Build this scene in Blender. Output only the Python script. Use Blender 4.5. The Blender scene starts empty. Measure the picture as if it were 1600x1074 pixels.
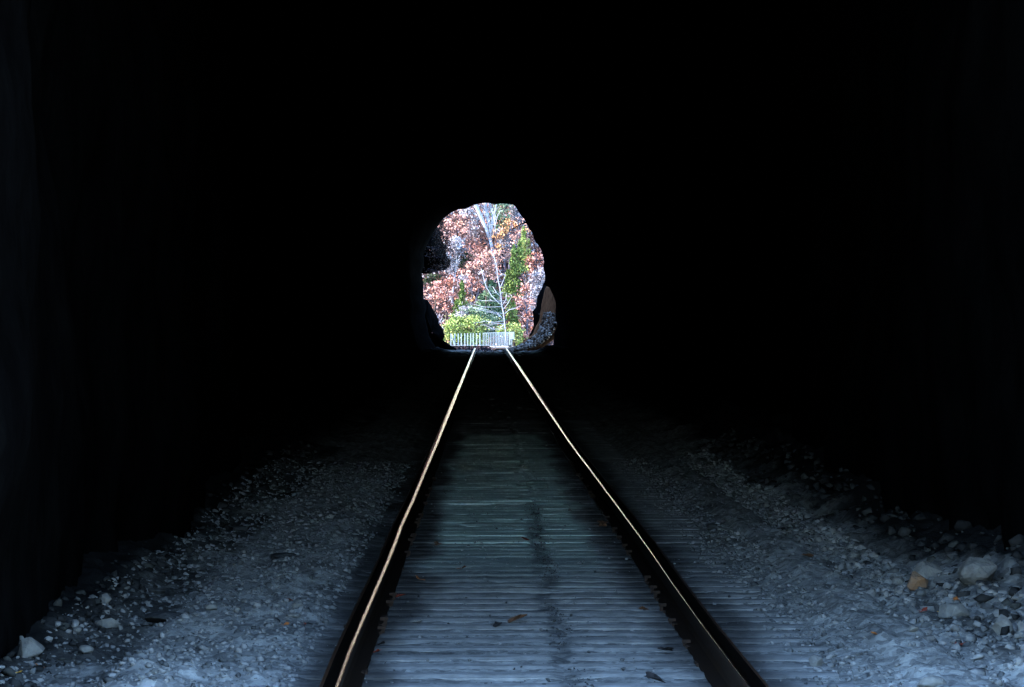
import bpy, bmesh, math, random
import numpy as np
from mathutils import Vector, Matrix, Euler
random.seed(7)
R = math.radians
scene = bpy.context.scene
C = scene.collection

# ------------------------------------------------------------------ camera
F_PX, CAM_Z = 7111.0, 1.42            # focal length in photo pixels, eye height above the ties
VX, VY = 760.0, 503.0                 # where the straight track vanishes
cam = bpy.data.cameras.new('camera'); co = bpy.data.objects.new('camera', cam); C.objects.link(co)
cam.lens = 160; cam.sensor_width = 36; cam.clip_start = 0.5; cam.clip_end = 3000
co.location = (0, 0, CAM_Z)
co.rotation_euler = (R(90) - math.atan(34 / F_PX), 0, -math.atan(40 / F_PX))
scene.camera = co

# ------------------------------------------------------------------ sky and sun
SUN_EL, SUN_ROT = 33.0, 262.0         # from behind, left
w = bpy.data.worlds.new('World'); scene.world = w; w.use_nodes = True
nt = w.node_tree; bg = nt.nodes['Background']
sky = nt.nodes.new('ShaderNodeTexSky'); sky.sky_type = 'NISHITA'; sky.sun_disc = False
sky.sun_elevation = R(SUN_EL); sky.sun_rotation = R(SUN_ROT)
sky.air_density = 1.0; sky.dust_density = 0.0; sky.ozone_density = 4.5
tint = nt.nodes.new('ShaderNodeMix'); tint.data_type = 'RGBA'; tint.blend_type = 'MULTIPLY'; tint.inputs[0].default_value = 1; tint.inputs[7].default_value = (1.04, 1.03, .97, 1)   # cool white balance
nt.links.new(sky.outputs[0], tint.inputs[6]); nt.links.new(tint.outputs[2], bg.inputs[0]); bg.inputs[1].default_value = 0.15
sl = bpy.data.lights.new('sun', 'SUN'); sl.energy = 2.8; sl.angle = R(0.5); sl.color = (1, 0.93, 0.84)
so = bpy.data.objects.new('sun', sl); C.objects.link(so)
sd = Vector((math.sin(R(SUN_ROT)) * math.cos(R(SUN_EL)), math.cos(R(SUN_ROT)) * math.cos(R(SUN_EL)), math.sin(R(SUN_EL))))
so.rotation_euler = sd.to_track_quat('Z', 'Y').to_euler(); so.location = (0, -20, 60)
scene.view_settings.view_transform = 'Standard'; scene.view_settings.look = 'None'
scene.view_settings.gamma = 1; scene.view_settings.use_curve_mapping = False
scene.view_settings.exposure = 3.5
scene.render.engine = 'CYCLES'
cy = scene.cycles
cy.use_denoising = True; cy.max_bounces = 5; cy.diffuse_bounces = 3; cy.glossy_bounces = 3
cy.sample_clamp_indirect = 4.0; cy.use_adaptive_sampling = False

# ------------------------------------------------------------------ helpers
def hsh(ix, iy, iz, seed):
    n = (ix * 374761393 + iy * 668265263 + iz * 2147483647 + seed * 1274126177) & 0xffffffff
    n = ((n ^ (n >> 13)) * 1274126177) & 0xffffffff
    n = (n ^ (n >> 16)) & 0xffffffff
    n = (n * 2246822519) & 0xffffffff
    return ((n ^ (n >> 15)) & 0xffffff) / float(0xffffff)

def vnoise(x, y, z=0.0, seed=0):
    x, y, z = np.broadcast_arrays(np.asarray(x, float), np.asarray(y, float), np.asarray(z, float))
    ix, iy, iz = np.floor(x).astype(np.int64), np.floor(y).astype(np.int64), np.floor(z).astype(np.int64)
    fx, fy, fz = x - ix, y - iy, z - iz
    fx, fy, fz = [f * f * (3 - 2 * f) for f in (fx, fy, fz)]
    out = 0
    for a in (0, 1):
        for b in (0, 1):
            for c in (0, 1):
                wt = (fx if a else 1 - fx) * (fy if b else 1 - fy) * (fz if c else 1 - fz)
                out = out + wt * hsh(ix + a, iy + b, iz + c, seed)
    return out * 2 - 1

def fbm(x, y, z=0.0, seed=0, oct=4):
    s, a, t = 0, 1.0, 0
    for k in range(oct):
        s = s + a * vnoise(np.asarray(x) * 2**k, np.asarray(y) * 2**k, np.asarray(z) * 2**k, seed + k * 17); t += a; a *= .5
    return s / t

def prop(o, label=None, cat=None, group=None, kind=None):
    if label: o['label'] = label
    if cat: o['category'] = cat
    if group: o['group'] = group
    if kind: o['kind'] = kind
    return o

def mesh_obj(name, verts, faces, mat, parent=None, smooth=False):
    me = bpy.data.meshes.new(name)
    me.from_pydata([tuple(v) for v in verts], [], [tuple(f) for f in faces])
    for m in (mat if isinstance(mat, list) else [mat]): me.materials.append(m)
    if smooth: me.polygons.foreach_set('use_smooth', [True] * len(me.polygons))
    me.update()
    o = bpy.data.objects.new(name, me); C.objects.link(o)
    if parent: o.parent = parent
    return o

def quad_obj(name, V, Fq, mat, parent=None, smooth=False):
    """fast: V (n,3) array, Fq (m,4) or (m,3) array"""
    me = bpy.data.meshes.new(name); k = Fq.shape[1]
    me.vertices.add(len(V)); me.vertices.foreach_set('co', np.ascontiguousarray(V, dtype=np.float32).ravel())
    me.loops.add(Fq.size); me.loops.foreach_set('vertex_index', np.ascontiguousarray(Fq, dtype=np.int32).ravel())
    me.polygons.add(len(Fq)); me.polygons.foreach_set('loop_start', np.arange(0, Fq.size, k, dtype=np.int32))
    if smooth: me.polygons.foreach_set('use_smooth', np.ones(len(Fq), dtype=bool))
    for m in (mat if isinstance(mat, list) else [mat]): me.materials.append(m)
    me.update(calc_edges=True); me.validate()
    o = bpy.data.objects.new(name, me); C.objects.link(o)
    if parent: o.parent = parent
    return o

def grid_faces(nu, nv, wrap=False):
    a = np.arange(nu * nv).reshape(nu, nv)
    if wrap: a = np.concatenate([a, a[:, :1]], axis=1)
    return np.stack([a[:-1, :-1], a[1:, :-1], a[1:, 1:], a[:-1, 1:]], -1).reshape(-1, 4)

def empty(name, loc):
    o = bpy.data.objects.new(name, None); C.objects.link(o); o.location = loc; o.empty_display_size = .2
    return o

class MB:
    def __init__(s): s.v = []; s.f = []
    def add(s, v, f):
        n = len(s.v); s.v += [tuple(p) for p in v]; s.f += [tuple(i + n for i in q) for q in f]
    def box(s, cx, cy_, cz, dx, dy, dz, rot=None):
        v = [Vector((sx * dx / 2, sy * dy / 2, sz * dz / 2)) for sx in (-1, 1) for sy in (-1, 1) for sz in (-1, 1)]
        if rot: v = [rot @ p for p in v]
        v = [p + Vector((cx, cy_, cz)) for p in v]
        s.add(v, [(0, 1, 3, 2), (4, 6, 7, 5), (0, 4, 5, 1), (2, 3, 7, 6), (0, 2, 6, 4), (1, 5, 7, 3)])
    def tube(s, pts, rad, n=6, cap=True):
        pts = [Vector(p) for p in pts]; m = len(pts); rings = []
        for i, p in enumerate(pts):
            d = (pts[min(i + 1, m - 1)] - pts[max(i - 1, 0)]).normalized()
            a = d.cross(Vector((0, 1, 0.01)));
            if a.length < .01: a = d.cross(Vector((1, 0, 0)))
            a.normalize(); b = d.cross(a)
            r = rad[i] if isinstance(rad, (list, tuple)) else rad
            rings += [p + (a * math.cos(t) + b * math.sin(t)) * r for t in [2 * math.pi * k / n for k in range(n)]]
        f = [(i * n + k, i * n + (k + 1) % n, (i + 1) * n + (k + 1) % n, (i + 1) * n + k) for i in range(m - 1) for k in range(n)]
        if cap: f += [tuple(range(n - 1, -1, -1)), tuple((m - 1) * n + k for k in range(n))]
        s.add(rings, f)
    def build(s, name, mat, parent=None, smooth=False): return mesh_obj(name, s.v, s.f, mat, parent, smooth)

def mat(name, rgb, rough=.9, spec=0.1, var=None, scale=5.0, detail=6, bump=0, bscale=40, metal=0, island=None, extra=None):
    m = bpy.data.materials.new(name); m.use_nodes = True
    t = m.node_tree; p = t.nodes['Principled BSDF']
    p.inputs['Roughness'].default_value = rough; p.inputs['Specular IOR Level'].default_value = spec
    p.inputs['Metallic'].default_value = metal; p.inputs['Base Color'].default_value = (*rgb, 1)
    tc = t.nodes.new('ShaderNodeTexCoord')
    if var is not None:
        n = t.nodes.new('ShaderNodeTexNoise'); n.inputs['Scale'].default_value = scale; n.inputs['Detail'].default_value = detail
        n.inputs['Roughness'].default_value = .65
        t.links.new(tc.outputs['Object'], n.inputs['Vector'])
        cr = t.nodes.new('ShaderNodeValToRGB'); cr.color_ramp.elements[0].position = .3; cr.color_ramp.elements[1].position = .7
        cr.color_ramp.elements[0].color = (*var, 1); cr.color_ramp.elements[1].color = (*rgb, 1)
        t.links.new(n.outputs[0], cr.inputs[0]); t.links.new(cr.outputs[0], p.inputs['Base Color'])
    if island is not None:      # one colour per leaf / stone
        g = t.nodes.new('ShaderNodeNewGeometry'); cr = t.nodes.new('ShaderNodeValToRGB')
        cr.color_ramp.interpolation = 'LINEAR'
        while len(cr.color_ramp.elements) < len(island): cr.color_ramp.elements.new(.5)
        for i, c in enumerate(island):
            cr.color_ramp.elements[i].position = i / (len(island) - 1); cr.color_ramp.elements[i].color = (*c, 1)
        t.links.new(g.outputs['Random Per Island'], cr.inputs[0]); t.links.new(cr.outputs[0], p.inputs['Base Color'])
    if bump:
        n2 = t.nodes.new('ShaderNodeTexNoise'); n2.inputs['Scale'].default_value = bscale; n2.inputs['Detail'].default_value = 5
        t.links.new(tc.outputs['Object'], n2.inputs['Vector'])
        b = t.nodes.new('ShaderNodeBump'); b.inputs['Strength'].default_value = bump; b.inputs['Distance'].default_value = .02
        t.links.new(n2.outputs[0], b.inputs['Height']); t.links.new(b.outputs[0], p.inputs['Normal'])
    if extra: extra(t, p, tc)
    return m

def at(px, py, D): return Vector(((px - VX) / F_PX * D, D, CAM_Z - (py - VY) / F_PX * D))

# ------------------------------------------------------------------ materials
def add_ghost_and_stains(t, p):
    """a lens ghost painted in as a glossy green strip in mid track, 24 to 57 m along it"""
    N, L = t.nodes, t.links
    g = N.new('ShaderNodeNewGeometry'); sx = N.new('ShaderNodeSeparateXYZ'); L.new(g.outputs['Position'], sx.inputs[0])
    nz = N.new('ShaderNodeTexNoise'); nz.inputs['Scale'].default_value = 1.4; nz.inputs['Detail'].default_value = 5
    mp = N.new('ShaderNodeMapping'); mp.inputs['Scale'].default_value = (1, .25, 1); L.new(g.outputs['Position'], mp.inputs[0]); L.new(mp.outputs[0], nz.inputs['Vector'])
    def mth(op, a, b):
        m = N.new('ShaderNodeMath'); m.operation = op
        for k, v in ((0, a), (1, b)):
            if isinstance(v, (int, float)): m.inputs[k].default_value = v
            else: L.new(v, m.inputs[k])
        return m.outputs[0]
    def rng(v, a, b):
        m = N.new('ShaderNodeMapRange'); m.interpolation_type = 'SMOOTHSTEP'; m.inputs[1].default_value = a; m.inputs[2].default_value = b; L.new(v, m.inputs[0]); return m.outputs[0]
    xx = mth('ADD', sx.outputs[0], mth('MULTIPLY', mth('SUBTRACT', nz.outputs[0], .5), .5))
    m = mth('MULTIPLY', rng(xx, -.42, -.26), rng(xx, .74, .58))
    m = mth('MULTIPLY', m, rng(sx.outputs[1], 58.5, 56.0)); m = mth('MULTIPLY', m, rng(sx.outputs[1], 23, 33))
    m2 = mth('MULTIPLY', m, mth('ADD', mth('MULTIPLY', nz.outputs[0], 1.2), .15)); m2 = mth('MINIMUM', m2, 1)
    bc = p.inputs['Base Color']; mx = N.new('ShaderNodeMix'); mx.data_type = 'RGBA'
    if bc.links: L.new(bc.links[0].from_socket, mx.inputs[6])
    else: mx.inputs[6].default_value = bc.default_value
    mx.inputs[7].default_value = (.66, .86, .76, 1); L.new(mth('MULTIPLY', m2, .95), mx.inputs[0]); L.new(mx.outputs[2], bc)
    # dark oily streak right of the middle
    sx2 = mth('ADD', sx.outputs[0], mth('MULTIPLY', mth('SUBTRACT', nz.outputs[0], .5), .22))
    ab = mth('ABSOLUTE', mth('SUBTRACT', sx2, .33), 0); st_ = mth('MULTIPLY', rng(ab, .085, .02), rng(sx.outputs[1], 36, 30))
    n3 = N.new('ShaderNodeTexNoise'); n3.inputs['Scale'].default_value = 7; n3.inputs['Detail'].default_value = 4; L.new(mp.outputs[0], n3.inputs['Vector'])
    st_ = mth('MULTIPLY', st_, rng(n3.outputs[0], .40, .56))
    mx3 = N.new('ShaderNodeMix'); mx3.data_type = 'RGBA'; L.new(mth('MULTIPLY', st_, .6), mx3.inputs[0]); L.new(mx.outputs[2], mx3.inputs[6]); mx3.inputs[7].default_value = (.035, .038, .04, 1); L.new(mx3.outputs[2], bc)
    # grease and rust dust along the inside of both rails
    dl = mth('MINIMUM', mth('ABSOLUTE', mth('ADD', xx, .55), 0), mth('ABSOLUTE', mth('SUBTRACT', xx, .955), 0))
    mx4 = N.new('ShaderNodeMix'); mx4.data_type = 'RGBA'; L.new(mth('MULTIPLY', rng(dl, .30, .10), .8), mx4.inputs[0]); L.new(mx3.outputs[2], mx4.inputs[6]); mx4.inputs[7].default_value = (.03, .027, .026, 1); L.new(mx4.outputs[2], bc)
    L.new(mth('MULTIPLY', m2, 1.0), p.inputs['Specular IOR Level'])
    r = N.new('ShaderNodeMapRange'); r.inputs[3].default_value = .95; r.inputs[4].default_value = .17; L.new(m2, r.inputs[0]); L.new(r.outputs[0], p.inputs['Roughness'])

def floor_extra(t, p, tc):
    # several stone tones: coarse patches x fine grains
    n = t.nodes.new('ShaderNodeTexNoise'); n.inputs['Scale'].default_value = 2.2; n.inputs['Detail'].default_value = 8; n.inputs['Roughness'].default_value = .7
    v = t.nodes.new('ShaderNodeTexVoronoi'); v.inputs['Scale'].default_value = 38
    mp = t.nodes.new('ShaderNodeMapping'); mp.inputs['Scale'].default_value = (1, .45, 1)
    t.links.new(tc.outputs['Object'], mp.inputs[0]); t.links.new(mp.outputs[0], n.inputs['Vector']); t.links.new(mp.outputs[0], v.inputs['Vector'])
    cr = t.nodes.new('ShaderNodeValToRGB')
    cr.color_ramp.elements[0].position = .32; cr.color_ramp.elements[1].position = .68
    cr.color_ramp.elements[0].color = (.15, .15, .148, 1); cr.color_ramp.elements[1].color = (.55, .54, .52, 1)
    t.links.new(n.outputs[0], cr.inputs[0])
    cr2 = t.nodes.new('ShaderNodeValToRGB')
    cr2.color_ramp.elements[0].color = (.5, .49, .48, 1); cr2.color_ramp.elements[1].color = (1.0, .98, .94, 1)
    cr2.color_ramp.elements[0].position = .15; cr2.color_ramp.elements[1].position = .75
    sp = t.nodes.new('ShaderNodeSeparateColor'); t.links.new(v.outputs['Color'], sp.inputs[0]); t.links.new(sp.outputs[0], cr2.inputs[0])
    mx = t.nodes.new('ShaderNodeMix'); mx.data_type = 'RGBA'; mx.blend_type = 'MULTIPLY'; mx.inputs[0].default_value = .95
    t.links.new(cr.outputs[0], mx.inputs[6]); t.links.new(cr2.outputs[0], mx.inputs[7])
    # dark rubble patches past the shoulder, plus shade painted in toward both walls
    so_ = t.nodes.new('ShaderNodeAttribute'); so_.attribute_name = 'rubble_and_shade'
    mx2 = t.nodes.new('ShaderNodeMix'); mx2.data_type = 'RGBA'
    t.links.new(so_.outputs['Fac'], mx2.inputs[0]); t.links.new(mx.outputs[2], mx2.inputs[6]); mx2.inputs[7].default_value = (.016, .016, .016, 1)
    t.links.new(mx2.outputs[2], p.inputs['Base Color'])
    add_ghost_and_stains(t, p)
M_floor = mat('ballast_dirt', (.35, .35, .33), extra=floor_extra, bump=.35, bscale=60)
M_gravel = mat('limestone_gravel', (.4, .4, .38), island=[(.07, .07, .07), (.16, .16, .155), (.22, .21, .20), (.28, .27, .26), (.13, .125, .12)], bump=.3, bscale=80, spec=0)
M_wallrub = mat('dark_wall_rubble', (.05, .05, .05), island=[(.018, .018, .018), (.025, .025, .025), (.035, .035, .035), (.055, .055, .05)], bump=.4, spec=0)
M_rub = mat('rubble_stone', (.2, .2, .2), island=[(.03, .024, .018), (.22, .16, .12), (.48, .40, .35), (.75, .70, .66)], bump=.3, spec=0)
M_rock = mat('pale_limestone', (.24, .23, .21), var=(.10, .095, .09), scale=11, bump=.6, bscale=25, spec=0)
M_rock_dark = mat('dark_stone', (.09, .09, .09), var=(.03, .03, .03), scale=8, bump=.6, bscale=25, spec=0)
M_rock_rust = mat('iron_stained_limestone', (.30, .15, .07), var=(.16, .14, .12), scale=9, bump=.5, bscale=25, spec=0)
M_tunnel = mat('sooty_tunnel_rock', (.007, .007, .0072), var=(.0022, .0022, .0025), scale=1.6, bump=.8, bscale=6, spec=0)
M_bank = mat('brown_rubble', (.36, .17, .09), var=(.06, .03, .018), scale=2.5, bump=.5, bscale=10, spec=0)
M_tie = mat('weathered_tie_wood', (.33, .32, .31), var=(.16, .155, .145), scale=9, bump=.25, bscale=30, spec=0, extra=lambda t, p, tc: add_ghost_and_stains(t, p))
M_rust = mat('rusty_steel', (.06, .032, .02), var=(.012, .01, .009), scale=25, rough=.8, spec=.15)
M_railside = mat('dark_rail_steel', (.012, .009, .008), rough=.7, spec=0.05, var=(.02, .011, .006), scale=12)
M_semi = mat('worn_rail_head', (.16, .09, .055), rough=.42, metal=1.0, var=(.10, .05, .03), scale=18)
def steel(name, rgb, rough):
    m = bpy.data.materials.new(name); m.use_nodes = True; t = m.node_tree; t.nodes.remove(t.nodes['Principled BSDF'])
    g = t.nodes.new('ShaderNodeBsdfGlossy')
    # rail glint built in: normals lean with distance to catch far-mouth light
    ge = t.nodes.new('ShaderNodeNewGeometry'); sx = t.nodes.new('ShaderNodeSeparateXYZ'); t.links.new(ge.outputs['Position'], sx.inputs[0])
    mr = t.nodes.new('ShaderNodeMapRange'); mr.inputs[1].default_value = 20; mr.inputs[2].default_value = 52; mr.inputs[3].default_value = .020; mr.inputs[4].default_value = -.003
    t.links.new(sx.outputs[1], mr.inputs[0]); cb = t.nodes.new('ShaderNodeCombineXYZ'); t.links.new(mr.outputs[0], cb.inputs[1])
    ad = t.nodes.new('ShaderNodeVectorMath'); t.links.new(ge.outputs['Normal'], ad.inputs[0]); t.links.new(cb.outputs[0], ad.inputs[1])
    no = t.nodes.new('ShaderNodeVectorMath'); no.operation = 'NORMALIZE'; t.links.new(ad.outputs[0], no.inputs[0]); t.links.new(no.outputs[0], g.inputs['Normal'])
    tc = t.nodes.new('ShaderNodeTexCoord'); n = t.nodes.new('ShaderNodeTexNoise'); n.inputs['Scale'].default_value = 3; n.inputs['Detail'].default_value = 4
    mp = t.nodes.new('ShaderNodeMapping'); mp.inputs['Scale'].default_value = (30, .5, 1); t.links.new(tc.outputs['Object'], mp.inputs[0]); t.links.new(mp.outputs[0], n.inputs['Vector'])
    cr = t.nodes.new('ShaderNodeValToRGB'); cr.color_ramp.elements[0].position = .3; cr.color_ramp.elements[1].position = .6
    cr.color_ramp.elements[0].color = (*[c * .78 for c in rgb], 1); cr.color_ramp.elements[1].color = (*rgb, 1)
    t.links.new(n.outputs[0], cr.inputs[0]); t.links.new(cr.outputs[0], g.inputs['Color']); g.inputs['Roughness'].default_value = rough
    t.links.new(g.outputs[0], t.nodes['Material Output'].inputs[0]); return m
M_pol = steel('polished_rail_steel', (1.0, .80, .70), .115)
M_white = mat('white_paint', (.27, .30, .32), rough=.6, spec=.3)
M_deck = mat('pale_deck_boards', (.3, .3, .3), var=(.2, .2, .2), scale=3)
M_litter = mat('leaf_litter', (.07, .045, .045), var=(.012, .01, .012), scale=4.5, detail=10, bump=.8, bscale=5, spec=0)
M_ground = mat('gorge_ground', (.13, .1, .08), var=(.05, .045, .05), scale=.8, detail=9, bump=.5, bscale=4, spec=0)
M_bark_white = mat('white_bark', (.44, .46, .52), var=(.16, .16, .20), scale=3, spec=0)
M_bark_grey = mat('grey_bark', (.15, .14, .18), var=(.05, .05, .07), scale=4, spec=0)
M_bark_dark = mat('dark_bark', (.09, .07, .06), var=(.04, .03, .03), scale=4, spec=0)
def leafmat(name, cols):
    cols = [tuple(c * .69 for c in q) for q in cols]
    cols = sorted(cols, key=sum)
    def ex(t, p, tc):
        p.inputs['Roughness'].default_value = .7
        at_ = t.nodes.new('ShaderNodeAttribute'); at_.attribute_name = 'tone'
        t.links.new(at_.outputs['Fac'], [n for n in t.nodes if n.type == 'VALTORGB'][0].inputs[0])
    return mat(name, cols[0], island=cols, spec=.1, extra=ex)
M_russet = leafmat('russet_leaves', [(.16, .06, .05), (.60, .26, .22), (.80, .42, .34), (.66, .36, .32), (.42, .16, .10)])
M_rose = leafmat('faded_rose_leaves', [(.14, .07, .07), (.64, .34, .30), (.78, .45, .38), (.54, .32, .28), (.74, .38, .28), (.10, .06, .07)])
M_orange = leafmat('orange_leaves', [(.45, .16, .06), (.62, .27, .12), (.66, .36, .2), (.5, .3, .12)])
M_green = leafmat('evergreen_needles', [(.035, .06, .015), (.11, .17, .04), (.20, .28, .08), (.28, .37, .13)])
M_green2 = leafmat('blue_green_needles', [(.03, .07, .035), (.10, .17, .09), (.22, .31, .18), (.32, .40, .28)])
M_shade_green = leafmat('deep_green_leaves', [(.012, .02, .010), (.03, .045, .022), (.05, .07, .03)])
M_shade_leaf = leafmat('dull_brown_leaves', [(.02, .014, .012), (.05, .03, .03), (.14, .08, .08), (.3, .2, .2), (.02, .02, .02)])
M_lime = leafmat('yellow_green_leaves', [(.12, .20, .03), (.27, .36, .09), (.38, .46, .16), (.45, .42, .15)])
M_lav = leafmat('bare_twigs', [(.12, .11, .14), (.44, .42, .48), (.60, .58, .64), (.28, .24, .27)])
M_fallen = {'red': mat('red_dead_leaf', (.30, .05, .03), var=(.12, .03, .02), scale=30), 'orange': mat('orange_dead_leaf', (.50, .16, .04), var=(.22, .08, .03), scale=30),
            'brown': mat('brown_dead_leaf', (.20, .09, .05), var=(.08, .05, .03), scale=30), 'yellow': mat('yellow_dead_leaf', (.75, .42, .06), var=(.4, .2, .04), scale=30),
            'dark': mat('dark_dead_leaf', (.035, .03, .03), var=(.015, .015, .015), scale=30)}

# ------------------------------------------------------------------ tunnel floor
TRK = 0.20                                   # track centre, metres right of the camera
def sm(a, b, x):
    t = np.clip((np.asarray(x, float) - a) / (b - a), 0, 1); return t * t * (3 - 2 * t)
def crest(y):  # track drops away past the far mouth
    return -0.022 * np.maximum(np.asarray(y, float) - 221, 0)
def floor_z(x, y):
    x = np.asarray(x, float); y = np.asarray(y, float)
    z = -0.008 + .006 * fbm(x * 1.2, y * .5, 0, 3, 2) + .009 * fbm(x * 9, y * 5, 0, 13, 3)
    # left shoulder, then a low, broken gutter, then debris banked on the wall
    L = sm(-.66, -.92, x)
    z = z + L * (.045 + .04 * fbm(x * 2.2, y * .5, 0, 5, 3) + .018 * fbm(x * 6, y * 4, 0, 16, 2) + .012 * fbm(x * 14, y * 9, 0, 6, 2))
    z = z - sm(-1.42, -1.56, x) * (.09 + .04 * vnoise(x * 2, y * .9, 0, 9)) * sm(50, 20, y) + sm(-1.62, -2.3, x) * (.11 + .10 * fbm(x * 3, y * 1.2, 0, 14, 3))
    Rr = sm(1.40, 1.62, x)
    z = z + Rr * (.03 + .018 * fbm(x * 5, y * 3, 0, 18, 2) + .018 * fbm(x * 14, y * 9, 0, 8, 2))
    z = z + sm(1.62, 1.72, x) * sm(1.98, 1.86, x) * .035
    z = z + sm(1.95, 2.15, x) * (.02 + .07 * fbm(x * 2.5, y * .8, 0, 11, 4) + .025 * fbm(x * 12, y * 7, 0, 12, 3)) + sm(2.1, 3.0, x) * (.20 + .14 * fbm(x * 3, y * 1.2, 0, 15, 3))
    cr_ = .022 * np.abs(vnoise(x * 11, y * 6, 0, 25)) + .010 * np.abs(vnoise(x * 25, y * 13, 0, 26)) - .012
    z = z + np.maximum(sm(-.66, -.92, x), sm(1.38, 1.55, x)) * cr_
    return z + crest(y)
xs = np.concatenate([np.arange(-4.2, -2.6, .08), np.arange(-2.6, 3.2, .02), np.arange(3.2, 4.8, .08)])
ys = np.concatenate([np.arange(5, 14, .2), np.arange(14, 30, .045), np.arange(30, 60, .09), np.arange(60, 120, .6), np.arange(120, 222, 1.0), np.arange(222, 262, 4.0)])
X, Y = np.meshgrid(xs, ys)
Z = floor_z(X, Y)
Z[-1, :] -= .5
V = np.stack([X, Y, Z], -1).reshape(-1, 3)
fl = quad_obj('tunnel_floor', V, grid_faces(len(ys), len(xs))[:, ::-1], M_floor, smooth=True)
prop(fl, kind='structure')
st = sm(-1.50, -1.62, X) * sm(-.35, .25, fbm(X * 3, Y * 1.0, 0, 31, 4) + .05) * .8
st = np.maximum(st, 1.0 * sm(-1.55, -2.05, X + .15 * fbm(X * 3, Y, 0, 35, 3)))  # painted shade: floor colour fades to black at the left wall
st = np.maximum(st, 1.0 * sm(2.2, 2.6, X - .55 * sm(25, 20, Y) + .2 * fbm(X * 3, Y, 0, 37, 3)))  # same painted fade at the right wall, held back up close
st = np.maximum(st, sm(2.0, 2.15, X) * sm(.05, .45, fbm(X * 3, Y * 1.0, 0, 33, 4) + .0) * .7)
a = fl.data.attributes.new('rubble_and_shade', 'FLOAT', 'POINT'); a.data.foreach_set('value', st.ravel().astype(np.float32))

def hit(px, py, dz=0.0):
    s = F_PX * CAM_Z / (py - VY)
    for _ in range(12):
        x = (px - VX) / F_PX * s; zf = float(floor_z(x, s)) + dz
        s = .5 * s + .5 * F_PX * (CAM_Z - zf) / (py - VY)
    x = (px - VX) / F_PX * s
    return x, s, float(floor_z(x, s))

# ------------------------------------------------------------------ tunnel rock: bore, portals and the hill it goes through
PORTAL_Y, NEAR_Y = 215.0, 15.35
outline = [(740, 321), (748, 319.5), (760, 318), (772, 318.5), (783, 317.5), (794, 320), (803, 320), (808, 327), (814, 337), (820, 345), (826, 357),
           (832, 364), (836, 376), (841, 382), (846, 391), (848, 400), (851, 410), (850, 420), (852.5, 430), (850, 441), (850, 446), (857, 448), (862, 456), (866, 466), (869, 480), (868, 495), (870, 508), (866, 522), (864, 536), (863, 548), (842, 560), (800, 575), (740, 575), (690, 575), (684, 548), (678, 536), (671, 526), (667, 508), (664, 492),
           (665, 478), (661, 464), (662, 446), (660, 430), (663, 412), (662, 398), (667, 384), (672, 374), (678, 362), (685, 352),
           (691, 344), (698, 337), (706, 332), (716, 328), (727, 326)]
P0 = np.array([[(px - VX) / F_PX * PORTAL_Y, CAM_Z - (py - VY) / F_PX * PORTAL_Y] for px, py in outline])
NP = 168
d = np.r_[0, np.cumsum(np.linalg.norm(np.diff(np.vstack([P0, P0[:1]]), axis=0), axis=1))]
tt = np.linspace(0, d[-1], NP, endpoint=False)
PO = np.stack([np.interp(tt, d, np.r_[P0[:, k], P0[0, k]]) for k in (0, 1)], 1)
cen = np.array([0.0, 2.7])
dirs = PO - cen; rad0 = np.linalg.norm(dirs, axis=1); dirs /= rad0[:, None]
sy = np.concatenate([np.arange(NEAR_Y, 60, .3), np.arange(60, 190, 1.6), np.arange(190, PORTAL_Y, .5), [PORTAL_Y]])
rings = []
for s in sy:
    k = float(sm(PORTAL_Y, PORTAL_Y - 7, s))               # 0 at the mouth, 1 inside
    n1 = fbm(dirs[:, 0] * 1.7 + 5, dirs[:, 1] * 1.7, s * .22, 41, 5)
    n2 = fbm(dirs[:, 0] * .8 + 9, dirs[:, 1] * .8, s * .05, 43, 2)
    base = rad0 * (1 + .10 * k) + k * (.28 * (n1 + .7) + .22 * n2)
    base = base + (1 - k) * (.03 * n1 + .07 * fbm(dirs[:, 0] * 9, dirs[:, 1] * 9, s * .8, 47, 3))
    nb = cen + dirs * base[:, None]
    # near stretch of the left wall stands closer to the track
    pinch = float(sm(60, 34, s)) * k
    rag = .16 * fbm(nb[:, 1] * 1.1, s * .9, 0, 61, 4) + .10 * fbm(nb[:, 1] * .5, s * .3, 0, 63, 2) - .35 * np.exp(-np.clip(nb[:, 1], 0, 9) / .35) * 0
    lim = -(2.16 + .10 * np.sin(s * .55) + .18 * n1 + rag)
    left = nb[:, 0] < lim
    nb[left, 0] = nb[left, 0] * (1 - pinch) + lim[left] * pinch
    limr = 2.78 + .08 * np.sin(s * .4) + .16 * n1 + rag; right = nb[:, 0] > limr
    nb[right, 0] = nb[right, 0] * (1 - pinch) + limr[right] * pinch
    rings.append(np.stack([nb[:, 0], np.full(NP, s), nb[:, 1]], 1))
def face_rings(ring, y, sign):
    out = []
    for j, g in enumerate([.3, .8, 1.6, 3, 5, 8, 12, 17, 23]):
        r = np.linalg.norm(ring[:, [0, 2]] - cen, axis=1) + g
        dd = (ring[:, [0, 2]] - cen) / np.linalg.norm(ring[:, [0, 2]] - cen, axis=1)[:, None]
        q = cen + dd * r[:, None]
        bump = fbm(q[:, 0] * .35, q[:, 1] * .35, 0, 51 + sign, 5)
        yy = y - sign * (g * .12) + sign * .5 * bump * min(1, g)
        out.append(np.stack([q[:, 0], yy, q[:, 1]], 1))
    return out
near = face_rings(rings[0], NEAR_Y, -1)[::-1]; far = face_rings(rings[-1], PORTAL_Y, 1)
allr = near + rings + far + [near[0]]
V = np.concatenate(allr); Fq = grid_faces(len(allr), NP, wrap=True)
tun = quad_obj('tunnel_rock', V, Fq, M_tunnel); prop(tun, kind='structure')

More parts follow.
